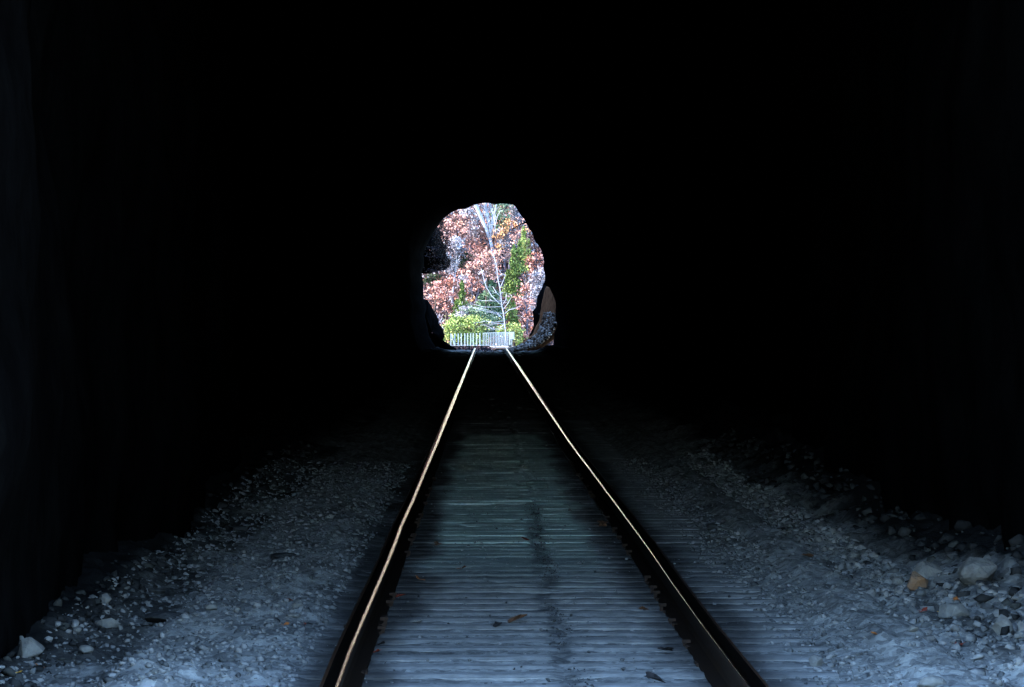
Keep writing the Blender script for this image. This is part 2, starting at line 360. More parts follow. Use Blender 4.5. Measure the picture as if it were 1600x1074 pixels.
# ------------------------------------------------------------------ rails
wobL = [(545, 0), (644, 1.5), (689, 1.5), (730, 1), (781, .5), (820, -1.5), (857, 0), (888, 0), (963, -2), (1022, -2.5), (1074, 0), (1300, 0)]
wobR = [(545, 0), (598, -3), (645, -5), (687, -7), (707, -7), (728, -6), (763, -5), (796, -4), (859, -3), (912, -5), (971, -5), (1024, -3), (1074, 0), (1300, 0)]
def rail_x(y, side):
    py = VY + F_PX * 1.27 / y
    wb = wobL if side < 0 else wobR
    off = np.interp(py, [a for a, b in wb], [b for a, b in wb]) / F_PX * y
    return (-.55 if side < 0 else .955) + off
prof = [(-.070, 0), (-.070, .010), (-.020, .024), (-.009, .040), (-.009, .105), (-.034, .118), (-.036, .134)]
def crown(x):                       # 300 mm crown, 70 mm shoulders, as rolled and worn
    u = abs(x); z = .150; st = .0005; q = 0
    while q < u:
        ph = q / .30 if q < .011 else .037 + (q - .011) / .060; z -= math.tan(min(ph, 1.2)) * st; q += st
    return z
CROWN = [-.0345, -.031, -.026, -.020, -.014, -.008, -.003, .003, .008, .012, .015, .018, .021, .024, .027, .030, .0325, .0345, .0356]
c0 = len(prof); prof += [(x, crown(x)) for x in CROWN]
prof += [(.0362, .134), (.034, .118), (.009, .105), (.009, .040), (.020, .024), (.070, .010), (.070, 0)]
for side, nm in ((-1, 'left'), (1, 'right')):
    yy = np.concatenate([np.arange(8.5, 60, .5), np.arange(60, 220, 1.5), np.arange(220, 262, 3)])
    V = []
    for y in yy:
        rx = rail_x(y, side)
        for (x, z) in prof: V.append((rx + x * (-side), y, z + float(crest(y))))   # +x of the profile = gauge side
    n = len(prof); Fq = grid_faces(len(yy), n)
    if side > 0: Fq = Fq[:, ::-1]
    o = quad_obj('rail', np.array(V), Fq, [M_railside, M_semi, M_pol])
    mi = np.zeros(len(Fq), int)
    for i in range(len(Fq)):
        k = i % (n - 1); 
        if c0 <= k < c0 + len(CROWN) - 1:
            mi[i] = 1 if CROWN[k - c0] < -.021 else 2
    o.data.polygons.foreach_set('material_index', mi.astype(np.int32))
    sm_ = np.zeros(len(Fq), bool); sm_[np.isin(np.arange(len(Fq)) % (n - 1), range(c0, c0 + len(CROWN) - 1))] = True
    o.data.polygons.foreach_set('use_smooth', sm_)
    prop(o, ('left' if side < 0 else 'right') + ' steel rail with a shining worn top, running to the tunnel mouth', 'rail', 'rails of the single track')

# ------------------------------------------------------------------ ties
def tie_mesh(seed):
    """one old sawn tie: crowned, split, a little gouged, 2.5 m long"""
    nx, ny = 60, 7; hx, hy = 1.25, .11
    u = np.linspace(-hx, hx, nx); v = np.linspace(-hy, hy, ny)
    U, W = np.meshgrid(u, v, indexing='ij')
    top = .004 + .0045 * fbm(U * 3, W * 25, 0, seed, 3) - .012 * (np.abs(W) / hy) ** 6
    top -= .014 * np.exp(-((U - .15 - .03 * math.sin(seed)) / .022) ** 2) * (vnoise(U * 20, W * 30, 0, seed + 4) > -.3)
    Wn = W + .003 * vnoise(U * 2.5, 0, 0, seed + 8)
    V = [np.stack([U, Wn, top], -1).reshape(-1, 3)]
    F_ = [tuple(q[::-1]) for q in grid_faces(nx, ny)[:, ::-1]]
    V = V[0].tolist(); n0 = len(V)
    ring = [i * ny for i in range(nx)] + [(nx - 1) * ny + j for j in range(1, ny)] + [i * ny + ny - 1 for i in range(nx - 2, -1, -1)] + [j for j in range(ny - 2, 0, -1)]
    for i in ring: V.append([V[i][0], V[i][1], -.15])
    m = len(ring)
    for i in range(m): F_.append((ring[i], n0 + i, n0 + (i + 1) % m, ring[(i + 1) % m]))
    me = bpy.data.meshes.new('railway_tie'); me.from_pydata(V, [], F_); me.materials.append(M_tie); me.update(); return me
tmeshes = [tie_mesh(i * 3 + 1) for i in range(7)]
pm = MB(); pm.box(0, 0, .000, .156, .15, .012)
pm.box(-.074, 0, .007, .008, .15, .006); pm.box(.074, 0, .007, .008, .15, .006)
plate = bpy.data.meshes.new('tie_plate'); plate.from_pydata(pm.v, [], pm.f); plate.materials.append(M_rust)
sk = MB(); sk.box(0, 0, .004, .016, .016, .05); sk.box(.006, 0, .033, .036, .028, .014)
spike = bpy.data.meshes.new('spike'); spike.from_pydata(sk.v, [], sk.f); spike.materials.append(M_rust)
y = 13.0; k = 0; stuff = MB()
while y < 221:
    jitter = random.uniform(-.025, .025)
    if y < 66:
        o = bpy.data.objects.new('railway_tie', tmeshes[k % 7]); C.objects.link(o)
        o.location = (TRK + random.uniform(-.05, .05), y + jitter, random.uniform(-.004, .004))
        o.rotation_euler = (0, 0, random.uniform(-.010, .010) + (math.pi if random.random() < 0.0 else 0))
        prop(o, 'weathered wooden tie sunk in the dirt under both rails', 'railway tie', 'railway ties under the rails')
        if y < 42:
            for side in (-1, 1):
                rx = rail_x(y, side) - o.location.x
                if random.random() < .45: continue
                p = bpy.data.objects.new('tie_plate', plate); C.objects.link(p); p.parent = o; p.location = (rx, 0, .006)
                for e, yo in ((-1, .045), (1, -.05)):
                    if random.random() < .35: continue
                    q = bpy.data.objects.new('spike', spike); C.objects.link(q); q.parent = o
                    q.location = (rx + e * random.uniform(.076, .086), yo + random.uniform(-.02, .02), random.uniform(-.012, .006)); q.rotation_euler = (0, 0, 0 if e < 0 else math.pi)
    else:
        stuff.box(TRK, y + jitter, -.086, 2.5, .22, .15)
    y += .485 + random.uniform(-.012, .012); k += 1
o = stuff.build('railway_tie', M_tie); prop(o, 'remaining ties along the dark middle of the tunnel', 'railway ties', kind='stuff')

# ------------------------------------------------------------------ stones
def hull_mesh(seed, n=16, flat=.7):
    rnd = random.Random(seed); bm = bmesh.new()
    for _ in range(n):
        v = Vector((rnd.gauss(0, 1), rnd.gauss(0, 1), rnd.gauss(0, 1))).normalized() * rnd.uniform(.82, 1.0)
        bm.verts.new((v.x, v.y, v.z * flat))
    r = bmesh.ops.convex_hull(bm, input=bm.verts)
    bmesh.ops.delete(bm, geom=[g for g in r['geom_interior'] if isinstance(g, bmesh.types.BMVert)], context='VERTS')
    bmesh.ops.triangulate(bm, faces=bm.faces)
    bm.verts.index_update()
    V = np.array([v.co[:] for v in bm.verts]); F_ = np.array([[v.index for v in f.verts] for f in bm.faces]); bm.free()
    return V, F_
hulls = [hull_mesh(100 + i, 11) for i in range(14)]
def scatter(name, pts, sizes, m, seed=1):
    rnd = np.random.RandomState(seed); Vs, Fs, n = [], [], 0
    for (p, s) in zip(pts, sizes):
        V, F_ = hulls[rnd.randint(len(hulls))]
        a, b, c = rnd.uniform(0, 6.28), rnd.uniform(-.5, .5), rnd.uniform(-.5, .5)
        Mx = np.array(Euler((b, c, a)).to_matrix())
        q = (V * (s * rnd.uniform(.7, 1.3, 3))) @ Mx.T + np.array(p)
        Vs.append(q); Fs.append(F_ + n); n += len(q)
    return quad_obj(name, np.concatenate(Vs), np.concatenate(Fs), m)
rs = np.random.RandomState(5); pts, siz = [], []
def put(x, y, s, sink=.25): pts.append((x, y, float(floor_z(x, y)) + s * sink)); siz.append(s)
for _ in range(9500):      # left shoulder
    y = 15 + 30 * rs.rand() ** 1.3; x = -.75 - 1.25 * rs.rand() ** 1.1; put(x, y, .006 + .022 * rs.rand() ** 3, .1)
for _ in range(12000):      # right side
    y = 15 + 32 * rs.rand() ** 1.3; x = 1.28 + (1.0 + .7 * float(sm(25, 19, y))) * rs.rand()
    if 1.66 < x < 1.92 and rs.rand() < .8: continue
    put(x, y, .006 + (.02 if x < 1.9 else .034) * rs.rand() ** 3, .1)
for _ in range(1500):      # grit in the track
    y = 15 + 32 * rs.rand(); x = -.95 + 2.3 * rs.rand(); put(x, y, .004 + .010 * rs.rand() ** 3)
o = scatter('gravel', pts, siz, M_gravel); prop(o, 'loose pale limestone gravel on both sides of the track', 'gravel', kind='stuff')

pts, siz = [], []
for _ in range(900):
    y = 16 + 20 * rs.rand(); x = .35 + .035 * rs.randn() + .02 * math.sin(y * .8)
    if vnoise(y * .9, 0, 0, 44) < -.25: continue
    pts.append((x, y, .002)); siz.append(.003 + .007 * rs.rand() ** 2)
for _ in range(500):
    y = 16 + 24 * rs.rand(); x = -.95 + 2.3 * rs.rand(); pts.append((x, y, .001)); siz.append(.003 + .010 * rs.rand() ** 3)
o = scatter('dirt_clods', pts, siz, M_rock_dark, 4); prop(o, 'dark uneven streak of dirt clods down the middle of the track', 'dirt clods', kind='stuff')
pts, siz = [], []
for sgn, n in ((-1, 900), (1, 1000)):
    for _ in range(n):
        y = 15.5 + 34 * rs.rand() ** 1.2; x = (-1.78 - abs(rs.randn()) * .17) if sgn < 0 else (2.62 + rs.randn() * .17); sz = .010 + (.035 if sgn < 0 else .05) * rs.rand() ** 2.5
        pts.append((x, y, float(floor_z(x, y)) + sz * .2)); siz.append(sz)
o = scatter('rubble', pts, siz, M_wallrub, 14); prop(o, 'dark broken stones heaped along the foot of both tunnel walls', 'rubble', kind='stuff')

def rock(px, py, wpx, hpx, label, m, seed, depth=1.0, group='loose rocks beside the track'):
    x, s, z = hit(px, py + hpx * .5)
    sc = s / F_PX; wd, ht = wpx * sc, hpx * sc
    V, F_ = hull_mesh(seed, 22, 1.0)
    V = V * np.array([wd * .5, wd * .42 * depth, ht * .62]); 
    V = V + 0.05 * min(wd, ht) * np.stack([fbm(V[:, 0] * 30, V[:, 1] * 30, V[:, 2] * 30 + k, seed, 2) for k in (0, 7, 13)], 1)
    o = mesh_obj('rock', V, F_, m); o.location = (x, s, z + ht * .42)
    bv = o.modifiers.new('bevel', 'BEVEL'); bv.width = .04 * wd; bv.segments = 1
    prop(o, label, 'rock', group); return o
rock(1522, 890, 88, 44, 'largest pale layered block against the right wall', M_rock, 1, .8)
rock(1450, 888, 52, 36, 'grey block just left of the largest right-hand block', M_rock, 2)
rock(1433, 908, 40, 30, 'orange stained stone on the right rubble', M_rock_rust, 3)
rock(1488, 956, 68, 26, 'low flat pale slab on the right rubble, above the dark hollow', M_rock, 4)
rock(1567, 978, 38, 34, 'rounded pale boulder near the right edge of the photo', M_rock, 5)
rock(1598, 974, 20, 30, 'pale stone cut by the right edge of the photo', M_rock, 6)
rock(1404, 907, 22, 16, 'small grey stone left of the orange stained stone', M_rock, 7)
rock(1475, 926, 18, 12, 'small bright cube-like stone below the orange stained stone', M_rock, 8)
rock(1512, 988, 22, 11, 'thin white stone in the dark rubble below the flat slab', M_rock, 9)
rock(1528, 990, 22, 10, 'thin white stone, right one of the pair below the flat slab', M_rock, 10)
rock(1428, 983, 18, 11, 'white angular stone at the edge of the pale path', M_rock, 11)
rock(1590, 1000, 16, 10, 'small pale stone under the rounded boulder', M_rock, 12)
rock(1488, 868, 24, 14, 'black stone on top of the right rubble', M_rock_dark, 13)
rock(1357, 923, 12, 9, 'dark pebble on the pale path at right', M_rock_dark, 14)
rock(1455, 1062, 60, 22, 'half buried pale stone at the bottom right edge', M_rock, 15, .6)
rock(1235, 828, 22, 10, 'dark stone beside the pale path, farther in', M_rock_dark, 16)
rock(1275, 1034, 26, 20, 'pale triangular stone beside the tie ends at right', M_rock, 17)
rock(1113, 824, 24, 9, 'dark flat stone at the tie ends, right of the right rail', M_rock_dark, 18)
rock(1335, 862, 26, 12, 'grey stone where the right wall meets the rubble', M_rock, 19)
rock(47, 1012, 54, 34, 'big pale triangular rock at the lower left', M_rock, 21)
rock(33, 1000, 14, 16, 'small upright stone behind the big triangular rock', M_rock, 22)
rock(164, 936, 26, 18, 'pale block in the dark left rubble', M_rock, 23)
rock(168, 972, 44, 20, 'wide pale stone left of the dark slab', M_rock, 24)
rock(122, 982, 16, 11, 'small white stone in the left rubble', M_rock, 25)
rock(135, 1012, 30, 13, 'flat pale stone right of the big triangular rock', M_rock, 26)
rock(262, 964, 92, 22, 'long dark slab lying on the left shoulder', M_rock_dark, 27, 1.8)
rock(438, 866, 56, 11, 'dark slanting slab on the left shoulder, farther in', M_rock_dark, 28, 1.8)
rock(123, 1034, 16, 8, 'black stone on the left shoulder', M_rock_dark, 29)
rock(318, 1041, 9, 7, 'black pebble in the pale gravel at left', M_rock_dark, 30)
rock(371, 953, 16, 10, 'white stone in the gravel at left', M_rock, 31)
rock(330, 946, 24, 12, 'grey stone at the end of the long dark slab', M_rock, 32)
rock(465, 945, 22, 14, 'grey stone left of the left rail', M_rock, 33)
rock(460, 962, 28, 7, 'thin pale splinter stone left of the left rail', M_rock, 34)
rock(378, 826, 34, 10, 'dark stone in the left gutter near the wall', M_rock_dark, 35)
rock(310, 838, 26, 9, 'black stone at the foot of the left wall', M_rock_dark, 36)
rock(245, 922, 34, 9, 'black stone in the left rubble', M_rock_dark, 37)
for i, (px, py, wd) in enumerate([(648, 970, 25), (830, 826, 10), (890, 798, 8), (845, 984, 8), (668, 1031, 7), (758, 905, 6), (1078, 1040, 8), (520, 815, 8), (556, 841, 8)]):
    rock(px, py, wd, 6, ['flat pale chip on the ties inside the left rail', 'small white chip in the painted ghost strip', 'tiny white stone in the painted ghost strip', 'tiny pale stone mid track',
        'white pebble between the ties near the left rail', 'white pebble in the middle of the track', 'pale pebble inside the right rail', 'tiny white stone outside the left rail', 'pale pebble outside the left rail'][i], M_rock, 60 + i, 1, 'stone chips on the track')

# ------------------------------------------------------------------ fallen leaves
def leaf(px, py, wpx, col, label, seed):
    x, s, z = hit(px, py); z = max(z, .004) if -1.05 < x < 1.45 else z
    rnd = random.Random(seed); r = wpx * s / F_PX * .5; n = 18; v = [(0, 0, .1 * r)]; f = []
    for i in range(n):
        t = 2 * math.pi * i / n; rr = r * (.55 + .45 * abs(math.cos(2.5 * t))) * rnd.uniform(.85, 1.1)
        v.append((rr * math.cos(t), 1.5 * rr * math.sin(t), .42 * r * (math.cos(2 * t + seed) * .5 + .5) + .1 * r))
    f = [(0, i + 1, (i + 1) % n + 1) for i in range(n)]
    k = len(v); v += [(-r * .9, -.03 * r, .1 * r), (-r * 1.5, -.03 * r, .3 * r), (-r * 1.5, .05 * r, .34 * r), (-r * .9, .05 * r, .14 * r)]; f.append((k, k + 1, k + 2, k + 3))
    o = mesh_obj('fallen_leaf', v, f, M_fallen[col]); so_ = o.modifiers.new('thick', 'SOLIDIFY'); so_.thickness = .0015
    o.location = (x, s, z + .004); o.rotation_euler = (rnd.uniform(.1, .45), rnd.uniform(-.2, .2), rnd.uniform(0, 6))
    prop(o, label, 'leaf', 'fallen leaves on the track bed')
for i, (px, py, wd, c, l) in enumerate([
    (942, 825, 18, 'brown', 'curled rust brown leaf lying inside the right rail'), (684, 854, 13, 'brown', 'small brown leaf inside the left rail, farther in'),
    (721, 893, 14, 'brown', 'brown leaf near the middle of the painted ghost strip'), (656, 911, 14, 'orange', 'orange brown leaf on the ties left of centre'),
    (622, 939, 17, 'red', 'red leaf lying close inside the left rail'), (809, 974, 28, 'brown', 'dark brown curled leaf in mid track'),
    (778, 983, 18, 'dark', 'black wet leaf left of the mid track leaf'), (1006, 959, 14, 'brown', 'dull brown leaf right of the seam'),
    (588, 1026, 12, 'red', 'red leaf at the foot of the left rail near the bottom'), (595, 1012, 13, 'dark', 'black leaf above the lowest red leaf'),
    (1022, 1069, 30, 'dark', 'large dark leaf at the bottom edge inside the right rail'), (1040, 1023, 22, 'dark', 'dark twisted leaf inside the right rail'),
    (954, 763, 6, 'brown', 'tiny tan leaf against the right rail'), (1470, 959, 13, 'yellow', 'yellow leaf on the low flat slab'),
    (1444, 961, 13, 'red', 'dark red leaf left of the yellow leaf'), (1495, 940, 12, 'orange', 'orange leaf above the yellow leaf'),
    (1500, 1014, 14, 'red', 'red leaf in the dark rubble at lower right'), (1367, 993, 11, 'orange', 'orange leaf at the edge of the pale path'),
    (1262, 871, 18, 'brown', 'brown leaf at the far end of the pale path'), (1222, 832, 18, 'dark', 'dark leaf left of the dark stone by the path'),
    (445, 979, 13, 'orange', 'orange leaf left of the left rail'), (62, 1045, 12, 'orange', 'orange leaf in front of the big triangular rock'),
    (30, 1058, 8, 'yellow', 'yellow leaf at the lower left corner'), (453, 939, 7, 'red', 'tiny red leaf left of the left rail'),
    (820, 848, 12, 'red', 'faint red leaf in the painted ghost strip'), (478, 977, 8, 'red', 'tiny dark red leaf beside the left rail')]):
    leaf(px, py, wd, c, l, i + 1)

# ------------------------------------------------------------------ rubble bank inside the far mouth, right
zt = [-.1, .03, .10, .3, .76, 1.36, 2.1, 2.7, 3.15, 3.3]; xt = [.55, 1.05, 1.2, 1.65, 2.27, 2.57, 2.72, 2.82, 2.92, 3.1]
us = np.linspace(0, 1, 40); ss = np.linspace(215.6, 226, 40)
V = []
for s in ss:
    for u in us:
        q = u * (len(zt) - 1); V.append((np.interp(q, range(len(xt)), xt) + (226 - s) * .075 * min(1, u * 3), s, np.interp(q, range(len(zt)), zt)))
V = np.array(V); V[:, 0] += .08 * fbm(V[:, 0] * 2, V[:, 1] * .5, V[:, 2] * 2, 71, 4) * np.tile(us > .1, len(ss)); V[:, 2] += .10 * fbm(V[:, 0] * 2, V[:, 1] * .6, 0, 73, 4) * np.tile(us > .05, len(ss))
o = quad_obj('rubble_bank', V, grid_faces(len(ss), len(us))[:, ::-1], M_bank); so_ = o.modifiers.new('thick', 'SOLIDIFY'); so_.thickness = .25; so_.offset = -1
prop(o, 'brown bank of rubble sloping up the right side of the far tunnel mouth', 'rubble bank')
pts, siz = [], []
for _ in range(1900):
    s = 215 + 8 * rs.rand(); q = rs.rand() ** 1.3 * 5.6; x = float(np.interp(q, range(len(xt)), xt)); z = float(np.interp(q, range(len(zt)), zt))
    pts.append((x - .05 + (226 - s) * .075 * min(1, q / 3), s, z + .03)); siz.append(.04 + .10 * rs.rand() ** 2)
for _ in range(500):
    s = 205 + 16 * rs.rand(); x = -1.3 + 3.6 * rs.rand(); pts.append((x, s, .0)); siz.append(.02 + .035 * rs.rand())
o = scatter('rubble', pts, siz, M_rub, 9); prop(o, 'broken grey stones lying at the far tunnel mouth', 'rubble', kind='stuff')

# ------------------------------------------------------------------ ground outside
gx = np.concatenate([np.linspace(-900, -40, 30), np.linspace(-36, 36, 73), np.linspace(40, 900, 30)])
gy = np.concatenate([np.linspace(-400, -10, 20), np.linspace(-8, 230, 60), np.linspace(232, 352, 80), np.linspace(356, 1500, 40)])
X, Y = np.meshgrid(gx, gy)
Z = -.42 + .05 * fbm(X * .3, Y * .3, 0, 81, 4)
Z = Z - .5 * sm(222, 255, Y) * sm(350, 320, Y)
inside = (Y > 3) & (Y < 224)
Z = np.where(inside, -.75, Z)
Z = np.where(Y < 3, -.25, Z)
o = quad_obj('ground', np.stack([X, Y, Z], -1).reshape(-1, 3), grid_faces(len(gy), len(gx))[:, ::-1], M_ground, smooth=True); prop(o, kind='structure')
# the wooded slope that closes the view
def slope_y(z): return 353 + max(0, z + .5) / 1.15
gx = np.linspace(-60, 60, 121); gt = np.r_[np.linspace(0, 15.2, 50), np.linspace(16, 80, 12)]
X, T = np.meshgrid(gx, gt); Zs = -1.2 + np.minimum(T, 15.2) * .80 - np.maximum(T - 15.2, 0) * .22 + .35 * fbm(X * .5, T * .5, 0, 91, 4); Ys = 352.3 + T * .66 + .5 * fbm(X * .4, T * .4, 3, 93, 4)
o = quad_obj('hillside', np.stack([X, Ys, Zs], -1).reshape(-1, 3), grid_faces(len(gt), len(gx))[:, ::-1], M_litter, smooth=True); prop(o, kind='structure')
# low dark bank beyond the mouth
V = []; bx = np.linspace(-4.4, 1.1, 60); by = np.linspace(286, 312, 24)
for y in by:
    for x in bx:
        h = float(sm(.98, .15, x)) * math.sin(math.pi * (y - 286) / 26) ** .5 if 286 < y < 312 else 0
        V.append((x, y, -1.1 + h * .92 + .02 * float(fbm(x * 3, y * .6, 0, 95, 3)) * (h > 0)))
o = quad_obj('earth_bank', np.array(V), grid_faces(len(by), len(bx))[:, ::-1], mat('dark_earth', (.014, .012, .014), var=(.005, .005, .008), scale=4, spec=0)); prop(o, kind='structure')
lf = []
def leafcloud(cx, cy_, cz, rx, ry, rz, n, size, rnd, hollow=.0):
    out = []
    for _ in range(n):
        while True:
            p = rnd.uniform(-1, 1, 3)
            q = p @ p
            if q < 1: break
        c = np.array([cx, cy_, cz]) + p * np.array([rx, ry, rz]); out.append((c, size * rnd.uniform(.6, 1.4)))
    return out
def leaf_mesh(cl, rnd, name, m, parent=None, asp=1.0, dirn=None):
    V = np.zeros((len(cl) * 4, 3)); tone = np.array([(q[2] + rnd.uniform(-.15, .15)) if len(q) > 2 else rnd.rand() for q in cl])
    for i, q_ in enumerate(cl):
        c, s = q_[0], q_[1]; a = rnd.normal(size=3); a /= np.linalg.norm(a)
        if dirn is not None: a = a * .5 + dirn; a /= np.linalg.norm(a)
        b = np.cross(a, rnd.normal(size=3)); b /= np.linalg.norm(b)
        a = a * s * asp; b = b * s * .55
        V[i * 4] = c - a; V[i * 4 + 1] = c + b * rnd.uniform(.7, 1.2); V[i * 4 + 2] = c + a; V[i * 4 + 3] = c - b
    o = quad_obj(name, V, np.arange(len(V)).reshape(-1, 4), m, parent)
    ta = o.data.attributes.new('tone', 'FLOAT', 'POINT'); ta.data.foreach_set('value', np.repeat(np.clip(tone, 0, 1), 4).astype(np.float32)); return o
rn = np.random.RandomState(77)
cl = []
for _ in range(260):
    x = rn.uniform(-2.0, .6); y = rn.uniform(288, 300); cl.append((np.array([x, y, -.19 - rn.rand() * .22]), .045))
o = leaf_mesh(cl, rn, 'leaf_litter', M_russet); prop(o, 'pink brown fallen leaves on the dark earth bank beyond the tunnel', 'leaf litter', kind='stuff')

for nm, mm, n, lab in (('undergrowth', M_russet, 12000, 'faded pink brown undergrowth and leaf litter covering the slope'), ('undergrowth', M_lav, 5000, 'grey twiggy undergrowth covering the slope')):
    rn = np.random.RandomState(n + len(lab)); cl = []
    for _ in range(n // 6):
        t = rn.uniform(0, 15); x = rn.uniform(-9, 9)
        for _ in range(6):
            tq = t + rn.normal() * .3; xq = x + rn.normal() * .35
            cl.append((np.array([xq, 352.3 + tq * .66 - .15 - rn.rand() * .7, -1.0 + tq * .80 + .1 + rn.rand() * .3]), .085 * rn.uniform(.6, 1.5)))
    o = leaf_mesh(cl, rn, nm, mm, asp=1.0 if mm is M_russet else 2.2); prop(o, lab, 'undergrowth', kind='stuff')

cyy = np.linspace(214.6, 306, 90); cz = np.linspace(-1.5, 15, 24); V = []  # added cliff, out of view: keeps the sun off the far mouth
for y in cyy:
    for z in cz:
        V.append((-4.7 - (y - 216) * .024 - .10 * z + .5 * float(fbm(y * .35, z * .5, 0, 97, 4)), y, z))
n_ = len(V)
for y in cyy: V.append((-14, y, 15)); V.append((-14, y, -1.5))
F_ = [tuple(q) for q in grid_faces(len(cyy), len(cz))]
for i in range(len(cyy) - 1):
    a, b = i * len(cz) + len(cz) - 1, (i + 1) * len(cz) + len(cz) - 1; F_ += [(a, b, n_ + 2 * i + 2, n_ + 2 * i), (n_ + 2 * i, n_ + 2 * i + 2, n_ + 2 * i + 3, n_ + 2 * i + 1)]
for i in (0, len(cyy) - 1): F_.append(tuple(i * len(cz) + k for k in range(len(cz))) + (n_ + 2 * i, n_ + 2 * i + 1))
o = mesh_obj('added_unseen_cliff', V, F_, M_ground); prop(o, kind='structure')  # unseen sun blocker, added for its shade

# ------------------------------------------------------------------ white railing and deck beyond the mouth
FD = 340.0; PXM = FD / F_PX
root = empty('white_railing', at(755, 540.5, FD)); prop(root, 'white picket railing with a square panel at its right end, below the wooded slope', 'railing')
def rel(px, py, dd=0): return at(px, py, FD) + Vector((0, dd, 0)) - root.location
def picket(px, top, bot=540.5, wd=1.7, dd=0, lean=0):
    m = MB(); a = rel(px, top, dd); b = rel(px + lean, bot, dd); h = a.z - b.z; w_ = wd * PXM
    for (sx, sy) in ((1, 1),): m.add([(b.x - w_ / 2, b.y - .02, b.z), (b.x + w_ / 2, b.y - .02, b.z), (b.x + w_ / 2, b.y + .02, b.z), (b.x - w_ / 2, b.y + .02, b.z),
                 (a.x - w_ / 2, a.y - .02, a.z), (a.x + w_ / 2, a.y - .02, a.z), (a.x + w_ / 2, a.y + .02, a.z), (a.x - w_ / 2, a.y + .02, a.z)],
                [(3, 2, 1, 0), (4, 5, 6, 7), (0, 1, 5, 4), (1, 2, 6, 5), (2, 3, 7, 6), (3, 0, 4, 7)])
    return m.build('picket', M_white, root)
picket(704.5, 521.5, wd=1.4); m = picket(705.5, 522, wd=1.5, lean=4.5, dd=-.06); m.name = 'brace'
for px in (710.8, 715.8, 720.8, 726, 730.4, 735.2, 739.2, 744.8, 750): picket(px + random.uniform(-.3, .3), 521.6 - (px - 710) * .02, wd=1.75)
px = 755.0; i = 0
while px < 796:
    picket(px, 521 - (px - 755) * .045, wd=1.05 + .25 * (px > 775), dd=(i % 2) * .9); px += 2.75 - .35 * (px > 770); i += 1
m = MB(); a = rel(703.5, 539.6); b = rel(797, 539.6); m.box((a.x + b.x) / 2, .05, a.z, b.x - a.x, .04, .035); m.build('rail_beam', M_white, root)
m = MB(); a = rel(754, 520.8); b = rel(797, 519.3); m.box((a.x + b.x) / 2, .95, (a.z + b.z) / 2, b.x - a.x, .05, .04, Euler((0, -math.atan2(b.z - a.z, b.x - a.x), 0)).to_matrix()); m.build('rail_beam', M_white, root)
picket(796.5, 519, 543, 2.0, dd=-.15).name = 'post'; picket(799.6, 530, 541.5, 1.2, dd=-.15).name = 'post'
m = MB(); a = rel(800, 524.6, -.2); m.box(a.x, a.y, a.z, 7 * PXM, .03, 11.5 * PXM); sg = m.build('sign_panel', M_white, root)
m = MB(); m.box(a.x, a.y - .018, a.z + .03, 3.2 * PXM, .006, 5 * PXM); m.build('notice', mat('grey_green_notice', (.33, .42, .42)), sg)
m = MB()
a, b = at(763, 541.5, 334), at(806, 541.5, 334)
for i in range(20):
    t = (i + .5) / 20; m.box(a.x + (b.x - a.x) * t, 334, -.42, (b.x - a.x) / 20 - .01, 9, .06)
o = m.build('boardwalk', M_deck); prop(o, 'pale wooden boardwalk deck in front of the white railing', 'boardwalk')
m = MB(); a = at(797, 541.5, 328); m.box(a.x, 328, a.z, .24, .25, .14); m.box(a.x, 328, a.z + .085, .28, .29, .03)
o = m.build('ground_box', M_rock_dark); prop(o, 'small dark box at the foot of the railing panel', 'box')

